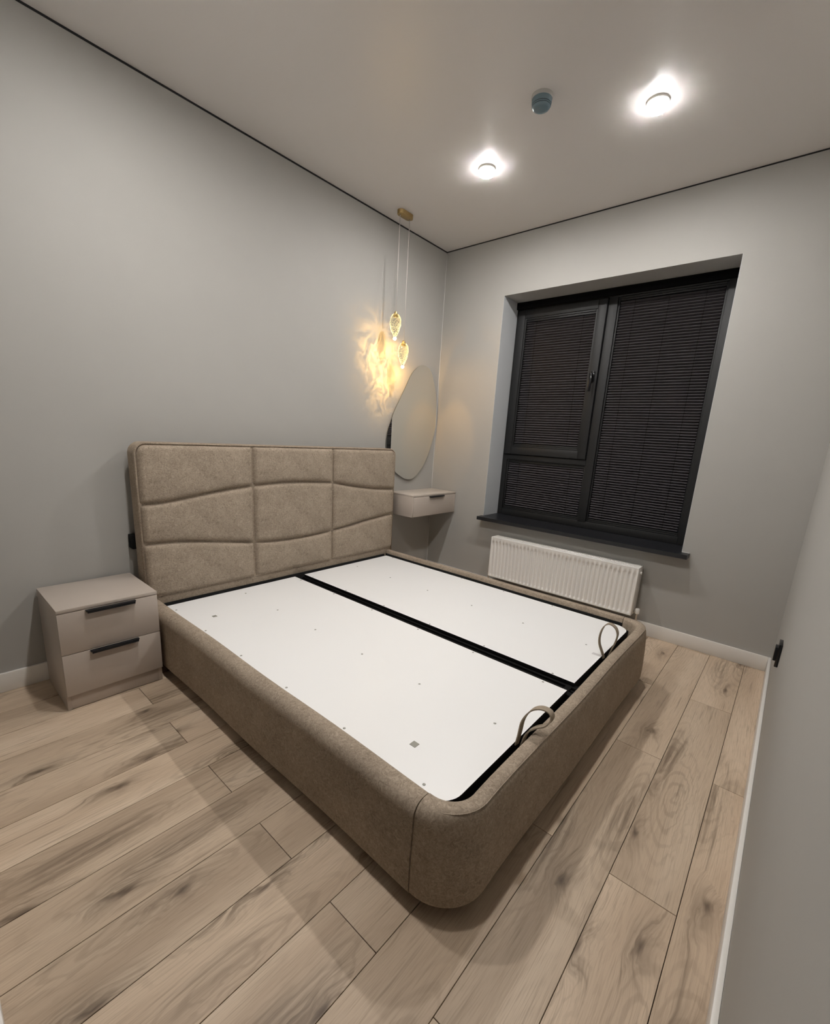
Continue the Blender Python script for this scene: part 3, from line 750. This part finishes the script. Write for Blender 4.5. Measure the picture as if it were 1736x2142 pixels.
# the light each crystal throws on the wall: added point lamp, pattern put into its beam
GLOW_SIDE = 5.5
def crystal_light(name, loc, power, seed, arch=0.0):
    ld = bpy.data.lights.new(name, 'POINT'); ld.shadow_soft_size = 0.004; ld.energy = power; ld.color = (1.0, 0.57, 0.17)
    ld.use_nodes = True; nt = ld.node_tree; t = NT(nt)
    em = [n for n in nt.nodes if n.type == 'EMISSION'][0]
    nx, ny, nz = t.sep(t.n('ShaderNodeTexCoord').outputs['Normal'])[:3]
    ax = t.math('MAXIMUM', t.math('ABSOLUTE', nx), 0.02)
    a = t.math('DIVIDE', ny, ax); b = t.math('DIVIDE', nz, ax)
    # polar streaks fanning out below the crystal
    bb_ = t.math('SUBTRACT', b, 0.9)
    th = t.math('ARCTAN2', a, t.math('MULTIPLY', bb_, -1.0))
    rho = t.math('SQRT', t.math('ADD', t.math('MULTIPLY', a, a), t.math('MULTIPLY', bb_, bb_)))
    wv = t.noise(t.xyz(a, b, seed), 0.9, 2, 0.5)
    th2 = t.math('ADD', th, t.math('MULTIPLY', t.math('SUBTRACT', wv, 0.5), 1.7))
    n1 = t.noise(t.xyz(t.math('MULTIPLY', th2, 2.6), t.math('MULTIPLY', rho, 0.42), seed + 3.0), 1.0, 1.5, 0.5)
    ridge = t.math('SUBTRACT', 1.0, t.math('ABSOLUTE', t.math('MULTIPLY_ADD', n1, 2.0, -1.0)))
    fil = t.math('POWER', ridge, 9.0)
    n2 = t.noise(t.xyz(t.math('MULTIPLY', th2, 4.2), t.math('MULTIPLY', rho, 0.6), seed + 11.0), 1.0, 1.5, 0.5)
    ridge2 = t.math('POWER', t.math('SUBTRACT', 1.0, t.math('ABSOLUTE', t.math('MULTIPLY_ADD', n2, 2.0, -1.0))), 14.0)
    # envelope of the beam
    da = t.math('DIVIDE', t.math('ADD', a, 0.25), 1.15); db = t.math('DIVIDE', t.math('ADD', b, 0.35), 1.7)
    env = t.math('POWER', 2.718, t.math('MULTIPLY', t.math('ADD', t.math('MULTIPLY', da, da), t.math('MULTIPLY', db, db)), -1.0))
    pat = t.math('ADD', t.math('ADD', t.math('MULTIPLY', fil, 1.7), t.math('MULTIPLY', ridge2, 1.0)), 0.12)
    wide = t.math('MULTIPLY', t.math('POWER', 2.718, t.math('MULTIPLY', t.math('ADD', t.math('MULTIPLY', da, da), t.math('MULTIPLY', db, db)), -0.28)), t.math('MULTIPLY_ADD', fil, 0.22, 0.05))
    pat = t.math('ADD', t.math('MULTIPLY', pat, env), wide)
    pat = t.math('MULTIPLY', pat, t.maprange(nx, 0.02, -0.10))                # pattern kept to the wall side only
    pat = t.math('MULTIPLY', pat, t.maprange(b, 3.2, 1.8))
    fall = t.math('POWER', t.math('ADD', 1.0, t.math('ADD', t.math('MULTIPLY', a, a), t.math('MULTIPLY', b, b))), 1.5)
    side = t.math('MULTIPLY', t.math('MULTIPLY', t.maprange(ny, 0.25, 0.9), t.maprange(nz, 0.45, 0.0)), GLOW_SIDE)          # softer spill towards the window wall
    py_ = t.math('MAXIMUM', ny, 0.05)                                        # added arch: stands in for ceiling lamp light reflected by the mirror
    ec = t.math('DIVIDE', t.math('SUBTRACT', t.math('DIVIDE', nx, py_), 0.13), 0.39)
    ee = t.math('DIVIDE', t.math('ADD', t.math('DIVIDE', nz, py_), 0.86), 0.68)
    ed = t.math('SQRT', t.math('ADD', t.math('MULTIPLY', ec, ec), t.math('MULTIPLY', ee, ee)))
    side = t.math('MULTIPLY', side, t.math('MULTIPLY_ADD', t.maprange(ed, 1.0, 0.72), arch, 1.0))
    t.put(em, 'Strength', t.math('ADD', t.math('MULTIPLY', pat, t.math('MINIMUM', fall, 60.0)), side))
    o = bpy.data.objects.new(name, ld); C.objects.link(o); o.parent = pend
    o.location = Vector(loc) - WLOC[pend.name]; return o
crystal_light('crystal_glow', (0.128, -0.792, 2.030), 1.15, 2.0)
crystal_light('crystal_glow', (0.128, -0.700, 1.856), 1.15, 8.0, 1.1)

# ------------------------------------------------------------------ ceiling lamps
lamp_spots = [((0.944, -0.862), 'glowing round ceiling lamp closest to the gold pendant'),
              ((1.889, -0.862), 'glowing round ceiling lamp closest to the right wall, beyond the detector'),
              ((0.944, -2.62), 'round ceiling lamp over the open floor on the nightstand side'),
              ((1.889, -2.62), 'round ceiling lamp over the open floor on the doorway side')]
lp = None
for (lx, ly), lab in lamp_spots:
    if lp is None:
        lp = root = empty('ceiling_lamp', (lx, ly, H), label=lab, cat='ceiling lamp', group='round ceiling lamps')
        bm = bmesh.new(); add_lathe(bm, [(0.046, H), (0.050, H), (0.050, H - 0.010), (0.0465, H - 0.0115)], lx, ly, 48)
        obj('mount_ring', bm, PLASTIC, root, smooth=40)
        bm = bmesh.new(); add_lathe(bm, [(0.0475, H - 0.0115), (0.0475, H - 0.030), (0.044, H - 0.0335)], lx, ly, 48)
        obj('rim', bm, LAMP_S, root, smooth=40)
        bm = bmesh.new(); add_lathe(bm, [(0.0438, H - 0.0330), (0.0435, H - 0.0345), (0.030, H - 0.0362), (0.004, H - 0.037)], lx, ly, 48)
        obj('diffuser', bm, LAMP_D, root, smooth=40)
    else:
        root = lp.copy(); C.objects.link(root); root.location = (lx, ly, H); root['label'] = lab
        for ch in list(lp.children):
            c = ch.copy(); C.objects.link(c); c.parent = root

# ------------------------------------------------------------------ fire detector under its dust cover
dx, dy = 1.463, -1.205
det = empty('smoke_detector', (dx, dy, H), label='small blue-grey smoke detector on the ceiling between the lamps', cat='smoke detector')
bm = bmesh.new(); add_lathe(bm, [(0.050, H), (0.050, H - 0.006), (0.048, H - 0.016)], dx, dy, 40); obj('base', bm, DETW, det, smooth=40)
bm = bmesh.new(); add_lathe(bm, [(0.048, H - 0.015), (0.047, H - 0.030), (0.0455, H - 0.036)], dx, dy, 40); obj('cover', bm, DETB, det, smooth=40)
bm = bmesh.new()
add_lathe(bm, [(0.0440, H - 0.035), (0.0440, H - 0.039)], dx, dy, 40); add_lathe(bm, [(0.0415, H - 0.042), (0.0415, H - 0.046)], dx, dy, 40)
obj('vent_slot', bm, BLACKGAP, det, smooth=40)
bm = bmesh.new(); add_lathe(bm, [(0.0448, H - 0.0385), (0.0440, H - 0.0425)], dx, dy, 40); obj('ring', bm, DETB, det, smooth=40)
bm = bmesh.new(); add_lathe(bm, [(0.0425, H - 0.0445), (0.039, H - 0.050), (0.031, H - 0.054), (0.018, H - 0.0565), (0.004, H - 0.057)], dx, dy, 40); obj('dome', bm, DETB, det, smooth=40)

# ------------------------------------------------------------------ black wall outlet on the right wall
ot = empty('wall_outlet', (W, -0.885, 0.445), label='black wall outlet low on the right wall near the window', cat='outlet')
box('plate', (W - 0.014, W, -0.930, -0.842, 0.390, 0.500), GLOSSBLACK, ot, bev=0.002)
box('socket_insert', (W - 0.024, W - 0.012, -0.912, -0.860, 0.412, 0.478), HANDLE, ot, bev=0.002)
